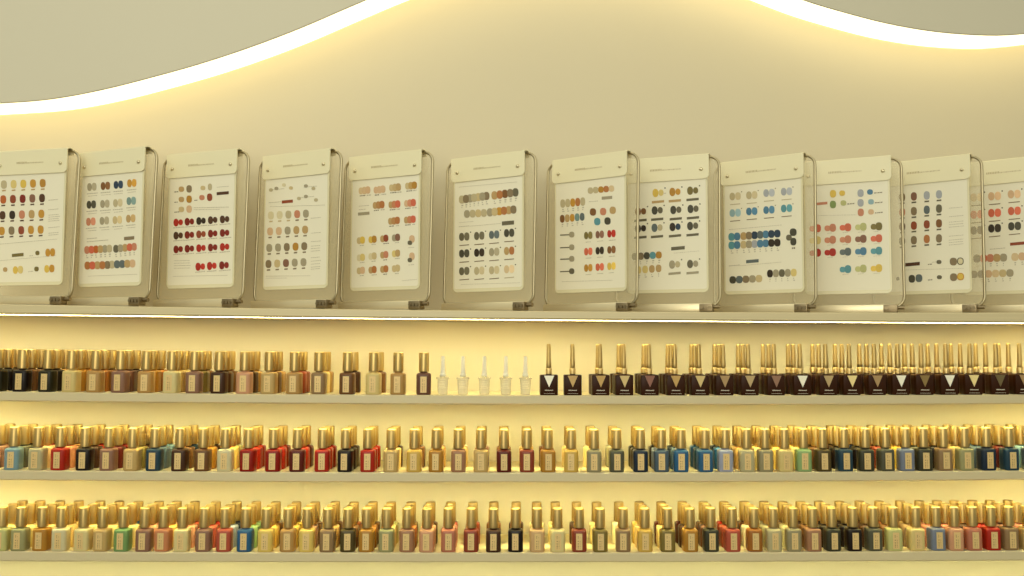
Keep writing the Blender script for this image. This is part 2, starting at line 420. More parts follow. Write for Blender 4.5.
# ------------------------------------------------------------------ dark brown bottles with slim gold brush handles
QW, QD, QH = .0288, .0235, .0322
def brown_meshes():
    bm = bmesh.new()
    loft(bm, [squircle(QW * .95, QD * .95, 0, 9), squircle(QW, QD, .001, 9), squircle(QW, QD, QH - .0015, 9), squircle(QW * .97, QD * .97, QH - .0004, 9), squircle(QW * .9, QD * .9, QH, 9),
              squircle(.009, .009, QH + .0003, 2), squircle(.009, .009, QH + .002, 2)])
    body = mesh_from_bm('brown_body', bm, [M_BROWN], 40)
    bm = bmesh.new(); z = QH + .0012
    loft(bm, [circle(r, z + h, 24) for r, h in ((.0044, 0), (.0050, .0004), (.0050, .0036), (.0047, .004), (.0047, .0044), (.0050, .0048), (.0050, .0082), (.0046, .0088), (.0036, .0092))])
    collar = mesh_from_bm('brown_collar', bm, [M_GOLD2], 35)
    bm = bmesh.new(); z = QH + .0104
    loft(bm, [circle(r, z + h, 20) for r, h in ((.0034, -.001), (.0040, 0), (.0040, .006), (.0036, .016), (.0032, .035), (.0031, .0375), (.0025, .0384), (.0012, .0387))])
    handle = mesh_from_bm('brown_handle', bm, [M_GOLD], 35)
    bm = bmesh.new(); y = -QD / 2 + .0001
    a = [(-.0080, QH - .0012), (.0080, QH - .0012), (0, QH - .0196)]
    loft(bm, [[Vector((x, y + .002, z)) for x, z in a], [Vector((x, y - .0007, z)) for x, z in a]])
    tri = mesh_from_bm('brown_window', bm, [M_GOLD2])
    bm = bmesh.new(); rnd = random.Random(5)
    x = -.0066
    while x < .0062:
        w = rnd.uniform(.0006, .0012)
        box(bm, x, x + w, y - .0006, y + .001, .0072, .0072 + rnd.uniform(.0011, .0016)); x += w + .0004
    x = -.008
    while x < .0078:
        w = rnd.uniform(.0004, .0010)
        box(bm, x, x + w, y - .0006, y + .001, .0026, .0032); x += w + .0005
    txt = mesh_from_bm('brown_text', bm, [M_WHITEINK])
    return body, collar, handle, tri, txt
bmz = brown_meshes()
B_ROOT = empty('lacquer_bottle', (0, 0, 0))
B_KIDS = [link(n, m, B_ROOT) for n, m in zip(('bottle_body', 'collar', 'brush_handle', 'triangle_mark', 'lettering'), bmz)]
VC = {'white': ('white', (255, 248, 222)), 'gold': ('gold', (196, 156, 84)), 'glitter': ('pale gold', (214, 186, 120)), 'copper': ('copper', (140, 88, 66)),
      'tan': ('tan', (176, 142, 92)), 'beige': ('beige', (192, 164, 112)), 'rose': ('rose taupe', (152, 112, 84)), 'lightgold': ('light gold', (246, 222, 150)),
      'olive': ('olive gold', (142, 116, 60)), 'dkolive': ('dark olive', (110, 94, 52))}
BR = [(548.7, 'white'), (572.5, 'gold'), (600, 'gold'), (623.7, 'glitter'), (648.9, 'copper'), (674.6, 'gold'), (698.8, 'glitter'), (723, 'tan'), (748, 'beige'), (773.8, 'rose'),
      (799.8, 'white'), (825.5, 'beige'), (849, 'lightgold'), (874, 'tan'), (897.5, 'white'), (921, 'olive'), (945.7, 'white'), (969.7, 'lightgold'), (995.8, 'dkolive'), (1019.5, 'tan')]
used = [False]; cnt = {}; pend = []
for i, (px, v) in enumerate(BR):
    X0 = at(px, 357, YF + .001).x
    for j in range(3):
        if i < 2 and j > 0: continue
        if i == 2 and j == 2: continue
        vv = v if j == 0 else random.choice(list(VC))
        if not used[0]: r, kids = B_ROOT, B_KIDS; used[0] = True
        else:
            r = B_ROOT.copy(); COL.objects.link(r); kids = []
            for k in B_KIDS:
                c = k.copy(); COL.objects.link(c); c.parent = r; kids.append(c)
        X = X0 + (random.uniform(-.0008, .0008) if j else 0)
        r.location = (X, YF + .001 + j * .0315, ZTOP['top'](X) + .0001); r.rotation_euler = (0, 0, R(random.uniform(-2, 2)))
        kids[3].material_slots[0].link = 'OBJECT'
        kids[3].material_slots[0].material = mat('mark_' + vv, lin(VC[vv][1]), .4, metal=0, coat=.2, noise=.06, nscale=200)
        pend.append((r, VC[vv][0], ('front row', 'middle row', 'back row')[j], X))
byk = {}
for t in pend: byk.setdefault((t[1], t[2]) if t[2] == 'front row' else ('', t[2]), []).append(t)
for (c, rw), L in byk.items():
    L.sort(key=lambda t: t[3]); n = len(L)
    for i, t in enumerate(L):
        if c:
            w = 'only' if n == 1 else 'leftmost' if i == 0 else 'rightmost' if i == n - 1 else ORD[i + 1] + ' from left'
            s = '%s brown brush bottle with %s triangle, front row of top shelf' % (w, c)
        else:
            w = 'leftmost' if i == 0 else 'rightmost' if i == n - 1 else ORD[i + 1] + ' from left'
            s = '%s dark brown slim-handled brush bottle in the %s of the top shelf' % (w, rw)
        tag(t[0], s, 'nail polish', 'dark brown bottles with gold brush handles')

# ------------------------------------------------------------------ milky bottles
def milky():
    bm = bmesh.new()
    loft(bm, [circle(r, z, 24) for r, z in ((.0068, 0), (.0076, .0006), (.0080, .003), (.0086, .016), (.0090, .0245), (.0104, .0250), (.0106, .0262), (.0100, .0272), (.0050, .0278), (.0045, .0284), (.0045, .0315))])
    body = mesh_from_bm('milky_body', bm, [M_CLEAR], 30)
    bm = bmesh.new()
    loft(bm, [circle(r, z, 20) for r, z in ((.0046, .0295), (.0050, .0300), (.0050, .0325), (.0040, .0335), (.0033, .045), (.0029, .0600), (.0022, .0612), (.0010, .0615))])
    cap = mesh_from_bm('milky_cap', bm, [M_CLEARCAP], 30)
    bm = bmesh.new(); rnd = random.Random(9)
    for z in (.0205, .0180, .0155, .0130, .0105):
        x = -.0052 + rnd.uniform(0, .001)
        while x < .0045:
            w = rnd.uniform(.0006, .0016)
            yy = -math.sqrt(max(.0082 ** 2 - (x + w / 2) ** 2, 1e-8))
            box(bm, x, x + w, yy - .0007, yy + .0010, z, z + .0008); x += w + .0005
    return body, cap, mesh_from_bm('milky_text', bm, [M_TEXT])
mm = milky()
K_ROOT = empty('base_coat_bottle', (0, 0, 0))
K_KIDS = [link(n, m, K_ROOT) for n, m in zip(('bottle_body', 'cap', 'lettering'), mm)]
kl = ['milky white slim-necked bottle right beside the last gold-capped polish', 'second milky white bottle from the left on the top shelf',
      'middle one of the five milky white bottles on the top shelf', 'fourth milky white bottle from the left on the top shelf',
      'milky white bottle nearest the first dark brown bottle on the top shelf']
for i, px in enumerate((442.8, 462.9, 484.4, 505.8, 525.4)):
    if i == 0: r = K_ROOT
    else:
        r = K_ROOT.copy(); COL.objects.link(r)
        for k in K_KIDS:
            c = k.copy(); COL.objects.link(c); c.parent = r
    X = at(px, 380, YF + .004).x
    r.location = (X, YF + .004, ZTOP['top'](X) + .0001)
    tag(r, kl[i], 'nail polish', 'milky white bottles on the top shelf')

# ------------------------------------------------------------------ swatch chart stands
TILT = R(2)
EU = Vector((1, 0, 0)); EW = Vector((0, math.sin(TILT), math.cos(TILT))); EN = Vector((0, -math.cos(TILT), math.sin(TILT)))   # the leaning wire frame
GW = Vector((0, 0, 1)); GN = Vector((0, -1, 0))                                  # the pages hang plumb from its top
FWID, BWID = .172, .142
HTOT, ZB0 = .260, .0335      # header top, sleeve bottom (heights along the tilt)
OY = HTOT * math.sin(TILT) - .003
def P(u, w, n): return EU * u + EW * w + EN * n
def PG(u, w, n): return EU * u + GW * w + GN * n + Vector((0, OY, 0))

def rr_outline(u0, u1, w0, w1, rb, rt, k=6):
    """outline with rounded corners: rb bottom radius, rt top radius"""
    out = []
    for (cx, cy, a0, r) in ((u0 + rb, w0 + rb, 180, rb), (u1 - rb, w0 + rb, 270, rb), (u1 - rt, w1 - rt, 0, rt), (u0 + rt, w1 - rt, 90, rt)):
        if r < 1e-6: out.append((cx, cy)); continue
        for i in range(k + 1):
            a = R(a0 + 90 * i / k); out.append((cx + r * math.cos(a), cy + r * math.sin(a)))
    return out
def slab(bm, outline, n0, n1, mi=0, Q=None):
    Q = Q or PG
    loft(bm, [[Q(u, w, n0) for u, w in outline], [Q(u, w, n1) for u, w in outline]], mi=mi)

def frame_mesh():
    global TUBE_REF
    bm = bmesh.new(); TUBE_REF = EN
    tube(bm, [P(u, w, 0) for u, w in rr_outline(-FWID / 2, FWID / 2, .0105, HTOT - .0045, .017, .017, 8)], .0023, 10)
    return mesh_from_bm('wire_frame', bm, [M_STEEL], 60)
def bar_mesh():
    bm = bmesh.new()
    box(bm, -FWID / 2 + .002, FWID / 2 - .012, -.0105, .0030, .0008, .0150, 0, .0012)
    return mesh_from_bm('base_bar', bm, [M_STEELD], 30)
def foot_mesh():
    bm = bmesh.new()
    pts = []
    for i in range(25):
        a = math.pi * 2 * i / 24
    out = [(.062 * math.cos(2 * math.pi * i / 36), .020 * math.sin(2 * math.pi * i / 36)) for i in range(36)]
    loft(bm, [[Vector((x, y, 0)) for x, y in out], [Vector((x, y, .0016)) for x, y in out]])
    return mesh_from_bm('foot_plate', bm, [mat('foot_plate_steel', (.42, .36, .24), .65, metal=.6, noise=.05)])
def hinge_mesh():
    bm = bmesh.new()
    x0 = FWID / 2 - .031
    box(bm, x0, x0 + .021, -.0125, .0035, .0012, .0142, 0, .001)
    for i in range(3):
        cx = x0 + .004 + i * .0065
        loft(bm, [[Vector((cx + .0026 * math.cos(a), -.0122 - d, .0085 + .0026 * math.sin(a))) for a in [2 * math.pi * q / 14 for q in range(14)]] for d in (0, .0028)])
    loft(bm, [[Vector((x, -.002 + .0032 * math.cos(a), .0098 + .0032 * math.sin(a))) for a in [2 * math.pi * q / 14 for q in range(14)]] for x in (x0 + .020, x0 + .031)])
    return mesh_from_bm('hinge_block', bm, [M_HINGE], 30)
def back_mesh():
    bm = bmesh.new()
    slab(bm, rr_outline(-FWID / 2 + .002, FWID / 2 - .002, .0120, HTOT - .0065, .015, .015), -.0008, .0006, 0, P)
    return mesh_from_bm('acrylic_panel', bm, [M_BACK])
def sleeve_mesh():
    bm = bmesh.new()
    slab(bm, rr_outline(-BWID / 2 + .0040, BWID / 2 - .0030, ZB0, HTOT - .012, .008, .001), .0046, .0062)
    for d, n in ((.0, .0064), (.0022, .0064)):
        pass
    return mesh_from_bm('page_sleeve', bm, [M_SLEEVE])
def card_mesh():
    bm = bmesh.new()
    slab(bm, rr_outline(-BWID / 2 + .0066, BWID / 2 - .0060, ZB0 + .0055, HTOT - .015, .003, .001), .0062, .0065)
    return mesh_from_bm('swatch_card', bm, [M_CARD])
def header_mesh():
    bm = bmesh.new()
    # front flap, folded over the top wire and down the back
    slab(bm, rr_outline(-BWID / 2, BWID / 2, HTOT - .0420, HTOT - .002, .0075, .0005), .0068, .0086)
    n_ = 10; prof = []
    for i in range(n_ + 1):
        a = math.pi * i / n_
        prof.append((HTOT - .0040 + .0040 * math.sin(a), .0001 + .0085 * math.cos(a)))
    inner = [(w - .0012 if i not in (0, n_) else w, .0001 + (n - .0001) * .83) for i, (w, n) in enumerate(prof)]
    prof2 = prof + [(HTOT - .011, -.0084), (HTOT - .011, -.0071)] + inner[::-1]
    loft(bm, [[PG(-BWID / 2, w, n) for w, n in prof2], [PG(BWID / 2, w, n) for w, n in prof2]])
    return mesh_from_bm('header_flap', bm, [M_HEAD], 40)
def rivet_mesh():
    bm = bmesh.new()
    rings = []
    for r, n in ((.0030, .0086), (.0030, .0096), (.0024, .0106), (.0012, .0111), (.0003, .0112)):
        rings.append([Vector((0, OY, 0)) + EU * (r * math.cos(a)) + GW * (r * math.sin(a)) + GN * n for a in [2 * math.pi * q / 16 for q in range(16)]])
    loft(bm, rings)
    return mesh_from_bm('rivet', bm, [M_RIVET], 40)
def head_text():
    bm = bmesh.new(); rnd = random.Random(11)
    u = -.026
    while u < .026:
        big = u < -.008
        w = rnd.uniform(.0012, .0022) if big else rnd.uniform(.0007, .0016)
        h = .0033 if big else .0020
        slab(bm, [(u, HTOT - .0245), (u + w, HTOT - .0245), (u + w, HTOT - .0245 + h), (u, HTOT - .0245 + h)], .0084, .0088)
        u += w + (.0008 if big else .0009)
    return mesh_from_bm('header_lettering', bm, [M_HTEXT])
SM = [('wire_frame', frame_mesh()), ('base_bar', bar_mesh()), ('foot_plate', foot_mesh()), ('hinge_block', hinge_mesh()), ('acrylic_panel', back_mesh()),
      ('page_sleeve', sleeve_mesh()), ('header_flap', header_mesh())]
CARDM, RIVM, HTXT = card_mesh(), rivet_mesh(), head_text()

class Swatches:
    def __init__(s, root):
        s.bm = bmesh.new(); s.root = root
        s.M = Matrix.Translation(root.location) @ Matrix.Rotation(root.rotation_euler.z, 4, 'Z')
        s.Mi = s.M.inverted(); s.mats = []; s.k = 0
    def uw(s, px, py):
        o = s.Mi @ Vector((0, CAMY, 0)); d = (s.Mi.to_3x3() @ ray(px, py))
        t = (OY - .0065 - o.y) / d.y; q = o + d * t
        return (q.x, q.z)
    def mi(s, m):
        if m not in s.mats: s.mats.append(m)
        return s.mats.index(m)
    def shape(s, pts, m, lift=0):
        ol = [s.uw(x, y) for x, y in pts]
        lim = BWID / 2 - .0040
        if min(u for u, w in ol) < -lim - .001 or max(u for u, w in ol) > lim + .001: return
        slab(s.bm, ol[::-1], .0064, .0069 + lift, s.mi(m))
    def oval(s, x, y, rx, ry, rgb, p=2.6, lift=0):
        pts = []
        for i in range(16):
            a = 2 * math.pi * i / 16; c, q = math.cos(a), math.sin(a)
            k = (abs(c) ** p + abs(q) ** p) ** (-1 / p); pts.append((x + rx * c * k, y + ry * q * k))
        s.shape(pts, sw(rgb), lift)
        # every chip shows a paler glossy half
    def bar(s, x, y, w, h, rgb, sl=-.09):
        s.shape([(x - w / 2, y - h / 2 - sl * w / 2), (x + w / 2, y - h / 2 + sl * w / 2), (x + w / 2, y + h / 2 + sl * w / 2), (x - w / 2, y + h / 2 - sl * w / 2)], sw(rgb))
    def text(s, x, y, w, h=.7, m=None, sl=-.09, seed=0):
        rnd = random.Random(int(x * 7 + y * 13) + seed); u = x
        while u < x + w:
            L = rnd.uniform(.6, 2.2)
            yy = y + sl * (u - x)
            s.shape([(u, yy), (u + L, yy + sl * L), (u + L, yy + h + sl * L), (u, yy + h)], m or M_TEXT); u += L + .5
    def pair(s, x, y, c1, c2=None, w=10.4, h=8.6, under=None, big=False):
        c2 = c2 or tuple(min(255, int(v * 1.10 + 6)) for v in c1)
        if big:
            s.oval(x - w * .22, y, w * .26, h * .50, c1, 2.2); s.oval(x + w * .27, y - .3, w * .22, h * .38, c2, 2.2, lift=.0002)
        else:
            s.oval(x - w * .245, y + .1, w * .235, h * .48, c1, 2.3); s.oval(x + w * .245, y - .3, w * .235, h * .48, c2, lift=.0002)
        if under: s.text(x - w * .5, y + h * .5 + under, w, .8)
    def chain(s, xs, y0, y1, cols, rx=2.7, ry=4.2, text=True):
        if isinstance(xs, tuple): xs = [xs[0] + (xs[1] - xs[0]) * i / (len(cols) - 1) for i in range(len(cols))]
        for i, (x, c) in enumerate(zip(xs, cols)):
            y = y0 + (y1 - y0) * i / max(len(cols) - 1, 1)
            s.oval(x, y, rx, ry, c, lift=.0001 * (i % 2))
            if text:
                s.text(x - .5, y + ry + 1.2, 1, 1.2)
                s.text(x - .4, y + ry + 3.4, .8, .9)
    def done(s):
        o = link('swatch_print', mesh_from_bm('swatch_print', s.bm, s.mats), s.root)
        return o
def sw(rgb):
    if not isinstance(rgb, tuple): return rgb
    l = lin(tuple(v * .88 + p * .12 for v, p in zip(rgb, (190, 168, 110))))
    return mat('swatch_%d_%d_%d' % rgb, (l[0] * 1.0, l[1] * .98, l[2] * .90), .5, spec=.25, noise=.08, nscale=500)

# colours used on the charts
c_ = dict(pg=(190, 178, 148), g=(162, 154, 134), dg=(96, 92, 78), k=(40, 32, 28), ch=(62, 62, 56), br=(120, 78, 46), db=(72, 44, 32), nv=(34, 54, 84), am=(196, 142, 54),
          oc=(178, 128, 50), yl=(222, 188, 84), py=(222, 200, 130), tn=(186, 154, 106), pt=(204, 184, 142), rd=(172, 36, 30), dr=(120, 28, 24), br_=(140, 62, 42), rs=(198, 128, 104),
          pk=(216, 180, 148), cr=(208, 98, 76), tl=(112, 144, 148), sl=(86, 100, 110), or_=(186, 92, 44), ol=(112, 100, 56), mv=(128, 88, 76), pp=(220, 196, 160), bl=(70, 122, 165),
          lb=(140, 176, 196), lv=(164, 170, 188), gn=(120, 146, 84), lg=(184, 186, 130), cp=(178, 112, 66), tp=(130, 114, 92), wt=(222, 212, 180), te=(80, 146, 168))
class D(dict):
    __getattr__ = dict.get
c = D(c_)

def sw1(s):
    for y, cols in ((184.6, (c.pg, c.py, c.yl, c.am, c.oc)), (199.5, (c.or_, c.br_, c.dr, c.mv, c.db)), (215.3, (c.db, c.k, c.rs, c.tn, c.am)), (231, (c.am, c.tp, c.br_, c.am, c.am))):
        for i, q in enumerate(cols):
            x = 4 + i * 9.7 - (y - 184) * .045; yy = y - i * .35
            s.oval(x, yy, 2.9, 4.2, q); s.bar(x, yy + 6, 3.6, 1.3, c.db if y > 190 else c.tn)
    s.bar(17.8, 255, 11.5, 3.2, c.ol)
    s.oval(37.5, 253, 2, 2.2, c.ol); s.pair(50.3, 252.6, c.am, c.am, 10, 8.4); s.text(29.5, 255.6, 3)
    s.oval(5.3, 269.6, 2.1, 2.3, c.tn); s.pair(18, 270, c.yl, c.py, 10.4, 8)
    s.oval(36.6, 269, 2.2, 2.4, c.ol); s.pair(49.4, 268.8, c.yl, c.am, 10.4, 8); s.text(28.5, 271.4, 3)
    for y in (200, 209.5, 215, 217, 219, 221, 227.5, 233, 235): s.text(48.5, y, 10, .5)
    for y in (244, 260.5): s.text(0, y, 56, .35)
def sw2(s):
    X = (92, 105.5, 118.4, 131.8)
    for ys, cs in (((187, 186, 184.8, 183.2), (c.g, c.br, c.nv, c.am)), ((204.7, 203.9, 203, 201), (c.ch, c.g, c.pg, c.tl)), ((221.7, 220.8, 220, 218.6), (c.rs, c.g, c.pt, c.tn))):
        for x, y, q in zip(X, ys, cs): s.pair(x - (y - 186) * .03, y, q, None, 9.6, 8.2, 2.4); s.text(x - 4, y + 9, 8, .5)
    s.bar(129.2, 238.2, 10, 3.4, c.tp)
    s.text(87, 241.5, 20); s.text(87, 238.5, 8)
    s.chain((87, 109.5), 250, 248.6, (c.rs, c.cr, c.or_, c.tn, c.g, c.pg), 2.6, 3.9)
    s.chain((116, 134.2), 248.8, 246.8, (c.dg, c.g, c.tn, c.cr, c.rs), 2.6, 3.9)
    s.chain((87.5, 107.5), 265.6, 265, (c.cp, c.cr, c.tn, c.cp, c.tp), 2.9, 4, False)
    s.chain((112, 132.5), 264.6, 263.5, (c.pg, c.sl, c.sl, c.tn, c.pk), 2.9, 4, False)
    s.text(88, 276, 48, .4, sl=-.04)
def sw3(s):
    for y, a, b in ((189.2, c.tn, c.tp), (199.5, c.tn, c.oc), (209.4, c.pt, c.pk)):
        s.oval(181.5, y, 2.7, 2.7, a); s.oval(189.2, y - .3, 2.7, 3.7, b); s.text(174.5, y + 2.4, 3.5, .9, M_TEXT2)
    s.oval(202, 197.6, 2.6, 2.6, c.rs); s.oval(209.7, 197.3, 2.6, 3.8, c.br_); s.text(194.5, 200, 3.2, .9, M_TEXT2)
    s.oval(203, 188, 2.4, 2.2, c.pt); s.oval(210, 187, 2, 3.4, c.pg)
    s.bar(222.8, 193.2, 12, 3, c.db)
    s.text(217, 187, 12, .5); s.text(194, 207.5, 35, .5, sl=-.02); s.text(194, 209.5, 24, .5, sl=-.02)
    X = (178.2, 189.4, 201, 212.7, 224.6)
    for y0, y1, cs in ((222.6, 219.4, (c.rd, c.dr, c.k, c.db, c.db)), (235.7, 233, (c.db, c.dr, c.br_, c.dr, c.dr)), (249.4, 247, (c.dr, c.dr, c.rd, c.dr, c.rd))):
        for i, q in enumerate(cs):
            y = y0 + (y1 - y0) * i / 4; s.pair(X[i], y, q, tuple(int(v * 1.05) for v in q), 9.6, 7.8, 1, True)
    for x, y, q in ((200.3, 266.8, c.rd), (211.8, 266, c.cr), (224, 265.4, c.dr)): s.pair(x, y, c.rd if q != c.dr else c.dr, None, 9.8, 8.2, 1, True)
    for y in (260.5, 263, 265.5, 268): s.text(174, y, 16, .5, sl=-.02)
    s.text(173, 276.2, 54, .4, sl=-.02)
def sw4(s):
    s.bar(287.4, 201.6, 11, 3, c.br_); s.text(269, 202.5, 12, .5); s.text(270, 206.5, 54, .4, sl=-.03)
    for x, y, q in ((271, 190, c.pg), (276.5, 188.5, c.g), (291, 188, c.pt), (306, 186, c.g), (313.5, 188.5, c.pg), (306, 196.5, c.g), (316, 200, c.pg), (299, 198.5, c.pg), (284, 185, c.wt)):
        s.oval(x, y, 1.9, 1.7, q)
    s.text(272, 189.5, 12, .5); s.text(304, 187, 12, .5); s.text(300, 197.4, 14, .5)
    for y, cs in ((215.5, (c.wt, c.wt, c.pg, c.rs, c.g)), (231.5, (c.pk, c.pk, c.g, c.tn, c.tn)), (248, (c.g, c.g, c.tp, c.oc, c.tp)), (264, (c.tp, c.pt, c.mv, c.g, c.g))):
        for i, q in enumerate(cs):
            x = 271 + i * 8.75 - (y - 215) * .05; yy = y - i * .45
            s.oval(x, yy, 2.9, 4, q); s.bar(x, yy + 6, 3.2, 1.4, c.tp if y > 220 or i > 2 else c.pt)
    for y in (218, 233, 241.5, 246, 248.5, 251, 257.5, 261, 264, 267, 269): s.text(311, y, 9, .5)
    s.text(266, 276, 44, .4, sl=-.01); s.text(266, 278, 20, .4, sl=-.01)
def trip(s, x, y, a, b, w=11.5, h=7.4):
    m = tuple((p + q) // 2 for p, q in zip(a, b))
    s.oval(x - w * .3, y + .5, w * .2, h * .46, a); s.oval(x, y + .1, w * .22, h * .5, m, lift=.0001); s.oval(x + w * .3, y - .4, w * .22, h * .5, b, lift=.0002)
    s.text(x - w * .4, y + h * .5 + 1.4, w * .4, .9, M_TEXT2); s.text(x + w * .2, y + h * .5 + .8, 3, .9)
def sw5(s):
    for x, y, a, b in ((364.5, 190.4, c.pp, c.pk), (379.5, 189.6, c.pk, c.pk), (395, 187.4, c.pt, c.tn), (411, 185.6, c.pt, c.oc),
                       (378.6, 205, c.tn, c.cp), (394.4, 204.4, c.tn, c.cr), (410, 203, c.pk, c.cr), (394, 220.8, c.tn, c.cp), (409.8, 219.6, c.tn, c.cr)): trip(s, x, y, a, b)
    s.bar(363.8, 213.6, 11.4, 3, c.g); s.text(359, 206, 9, .5); s.text(359, 209.5, 7, .5)
    for y, y2, cs in ((240.4, 237.6, ((c.pt, c.yl), (c.yl, c.oc), (c.tn, c.br_), (c.g, c.mv))), (257.6, 253.5, ((c.wt, c.py), (c.wt, c.pt), (c.tn, c.rs), (c.py, c.tn))), (270.6, 268.4, ((c.pt, c.pk), (c.tn, c.cp), (c.tn, c.cp), (c.pt, c.pt)))):
        for i, (a, b) in enumerate(cs):
            x = 361 + i * 11.7; yy = y + (y2 - y) * i / 3
            s.oval(x - 1.8, yy + .3, 2.3, 3.4, a); s.oval(x + 1.6, yy - .3, 2.4, 3.6, b, lift=.0002); s.text(x - 1, yy + 4.8, 4, .8, M_TEXT2 if i == 2 else M_TEXT)
    for y in (240, 257.3):
        s.oval(412, y - 1, 2.7, 3.8, c.pk); s.oval(410, y + 2.8, 2.2, 2.2, c.dg, lift=.0002); s.text(408.5, y + 7.5, 5, .5)
    s.text(402, 280.5, 14, .4)
def sw6(s):
    s.chain((462, 486.5), 199.6, 196, (c.pg, c.tp, c.g, c.pg, c.pt, c.g, c.tp), 3.0, 4.1)
    s.chain((494.5, 515.5), 195.4, 192.4, (c.tn, c.cp, c.br, c.tp, c.dg), 3.0, 4.2)
    s.chain((467, 484), 214, 213, (c.g, c.pg, c.pt, c.pg), 2.9, 3.9, False)
    s.chain((490, 513.5), 212.4, 209.6, (c.g, c.pt, c.am, c.cp, c.tn, c.tp), 3.0, 4.1, False)
    s.bar(508, 223, 12, 4, c.dg); s.text(459, 226.5, 9, .6); s.text(470, 226, 30, .4); s.text(459, 222.5, 14, .4)
    X = (464.3, 479.3, 494.2, 509.2)
    for ys, cs in (((236.8, 235.9, 234.8, 233), (c.dg, c.dg, c.sl, c.ch)), ((253.6, 252.7, 252, 250.9), (c.ch, c.k, c.g, c.tn)), ((271.2, 270.8, 270.2, 269.2), (c.dg, c.pg, c.pg, c.pp))):
        for x, y, q in zip(X, ys, cs):
            s.pair(x, y, q, c.cp if q == c.tn else None, 10.6, 8.4); s.bar(x, y + 8.4, 9.6, .9, c.tp if q != c.pp else c.pg); s.oval(x + 6.3, y - 4.6, .6, .6, c.dg)
    s.text(461, 284.3, 58, .35, sl=-.03); s.text(459, 187, 58, .35)
def sw7(s):
    s.chain((590.5, 611.5), 190.6, 188.6, (c.pg, c.pg, c.oc, c.cp, c.pp), 2.7, 3.2, False)
    s.bar(607, 197.8, 10.4, 3, c.g); s.text(589, 201.5, 9, .6)
    s.chain((562.8, 582.8), 203.6, 201.6, (c.pg, c.pg, c.am, c.cp, c.pg), 2.4, 4.2)
    s.chain((562.3, 582.2), 218.8, 216.8, (c.br, c.tn, c.am, c.tl, c.sl), 2.3, 3.9)
    for x, y, q in ((593, 212, c.br), (603.2, 211.6, c.rs), (612.8, 210.3, c.tn), (597.3, 221.6, c.te), (607.6, 221, c.ch)): s.oval(x, y, 3.1, 3.7, q)
    for y in (234.6, 247.3, 258.8, 271.2):
        s.bar(565, y + .3, 9.5, 1.1, c.dg, sl=-.04); s.oval(571.8, y, 2.6, 2.9, c.dg if y > 270 else c.g)
    X = (588.3, 599.8, 611.5)
    for y, cs in ((235.5, (c.ol, c.mv, c.rd)), (251.6, (c.cr, c.k, c.br)), (268, (c.oc, c.cr, c.yl))):
        for i, q in enumerate(cs):
            s.pair(X[i], y - i * .9, q, None, 8.6, 7.8); s.text(X[i] - 2.5, y - i * .9 + 6.4, 5, .6)
    s.text(562, 281.5, 50, .4, sl=-.03)
def sw8(s):
    L = ((658, 193, c.yl, c.py), (674.9, 192, c.oc, c.am), (692.6, 190.7, c.ol, c.ol), (640.5, 211.6, c.br, c.br), (657.2, 210.5, c.ch, c.dg), (675.8, 210, c.ch, c.dg), (693, 209, c.ch, c.dg),
         (640.5, 228.6, c.k, c.k), (657, 227.8, c.sl, c.pg), (675, 227, c.k, c.nv), (692.6, 226, c.ch, c.dg), (674.6, 264.6, c.g, c.pg), (692.6, 264, c.dg, c.g))
    for x, y, a, b in L:
        s.pair(x, y, a, b, 11.4, 8.4, None, True); s.bar(x, y + 8.8, 12.2, 2.4, c.tn if a in (c.yl, c.oc) else c.g if y > 260 else c.dg); s.oval(x + 7, y - 5, .7, .7, c.dg)
    s.bar(678, 248.2, 13.5, 3.4, c.dg)
    s.chain((634.8, 658.8), 256.6, 255, (c.dg, c.tp, c.ch, c.te, c.oc), 3, 3.6)
    s.chain((638.5, 658.6), 270, 268.4, (c.py, c.py, c.tn, c.tn), 2.8, 3.8)
    s.text(674, 253, 24, .35); s.text(664, 193, 0.1)
def sw9(s):
    X = (735.2, 751.8, 769, 786.6)
    for ys, cs in (((196.4, 195.2, 193, 191.6), (c.pg, c.pg, c.lv, c.lv)), ((213, 211.4, 210, 208.4), (c.lb, c.bl, c.bl, c.te))):
        for x, y, q in zip(X, ys, cs): s.pair(x, y, q, None, 11.6, 8); s.bar(x, y + 7.9, 10, .8, c.tp if y > 200 else c.pg); s.oval(x + 6.4, y - 4.6, .6, .6, c.g)
    xs = [731.6, 737.2, 743.6, 749, 754.6, 760.2, 765.8, 771.4, 777.4]
    s.chain(xs, 236.9, 233.6, (c.te, c.bl, c.tn, c.tp, c.nv, c.sl, c.bl, c.nv, c.nv), 3.1, 3.9, False)
    s.chain(xs, 245.4, 242.6, (c.te, c.bl, c.pt, c.g, c.lv, c.bl, c.bl, c.k, c.k), 3.1, 3.9)
    s.oval(793.2, 232.2, 3.4, 3.8, c.ch); s.oval(789, 237.6, 2.8, 2.9, c.dg, lift=.0003); s.oval(793.4, 241.6, 3, 3.8, c.ch, lift=.0001); s.text(792, 247.5, 3, 1.6, M_TEXT2)
    s.bar(752.4, 261.2, 12.4, 3.2, c.sl); s.text(729, 265.6, 9, .8); s.text(740, 265.6, 40, .35)
    s.chain((732.8, 759), 279.9, 278.6, (c.ch, c.sl, c.tp, c.g, c.pt), 3.3, 3.7, False)
    s.chain((770, 793.8), 273.6, 272.6, (c.k, c.g, c.dg, c.g, c.py), 2.9, 3.9); s.text(729, 229.5, 52, .4)
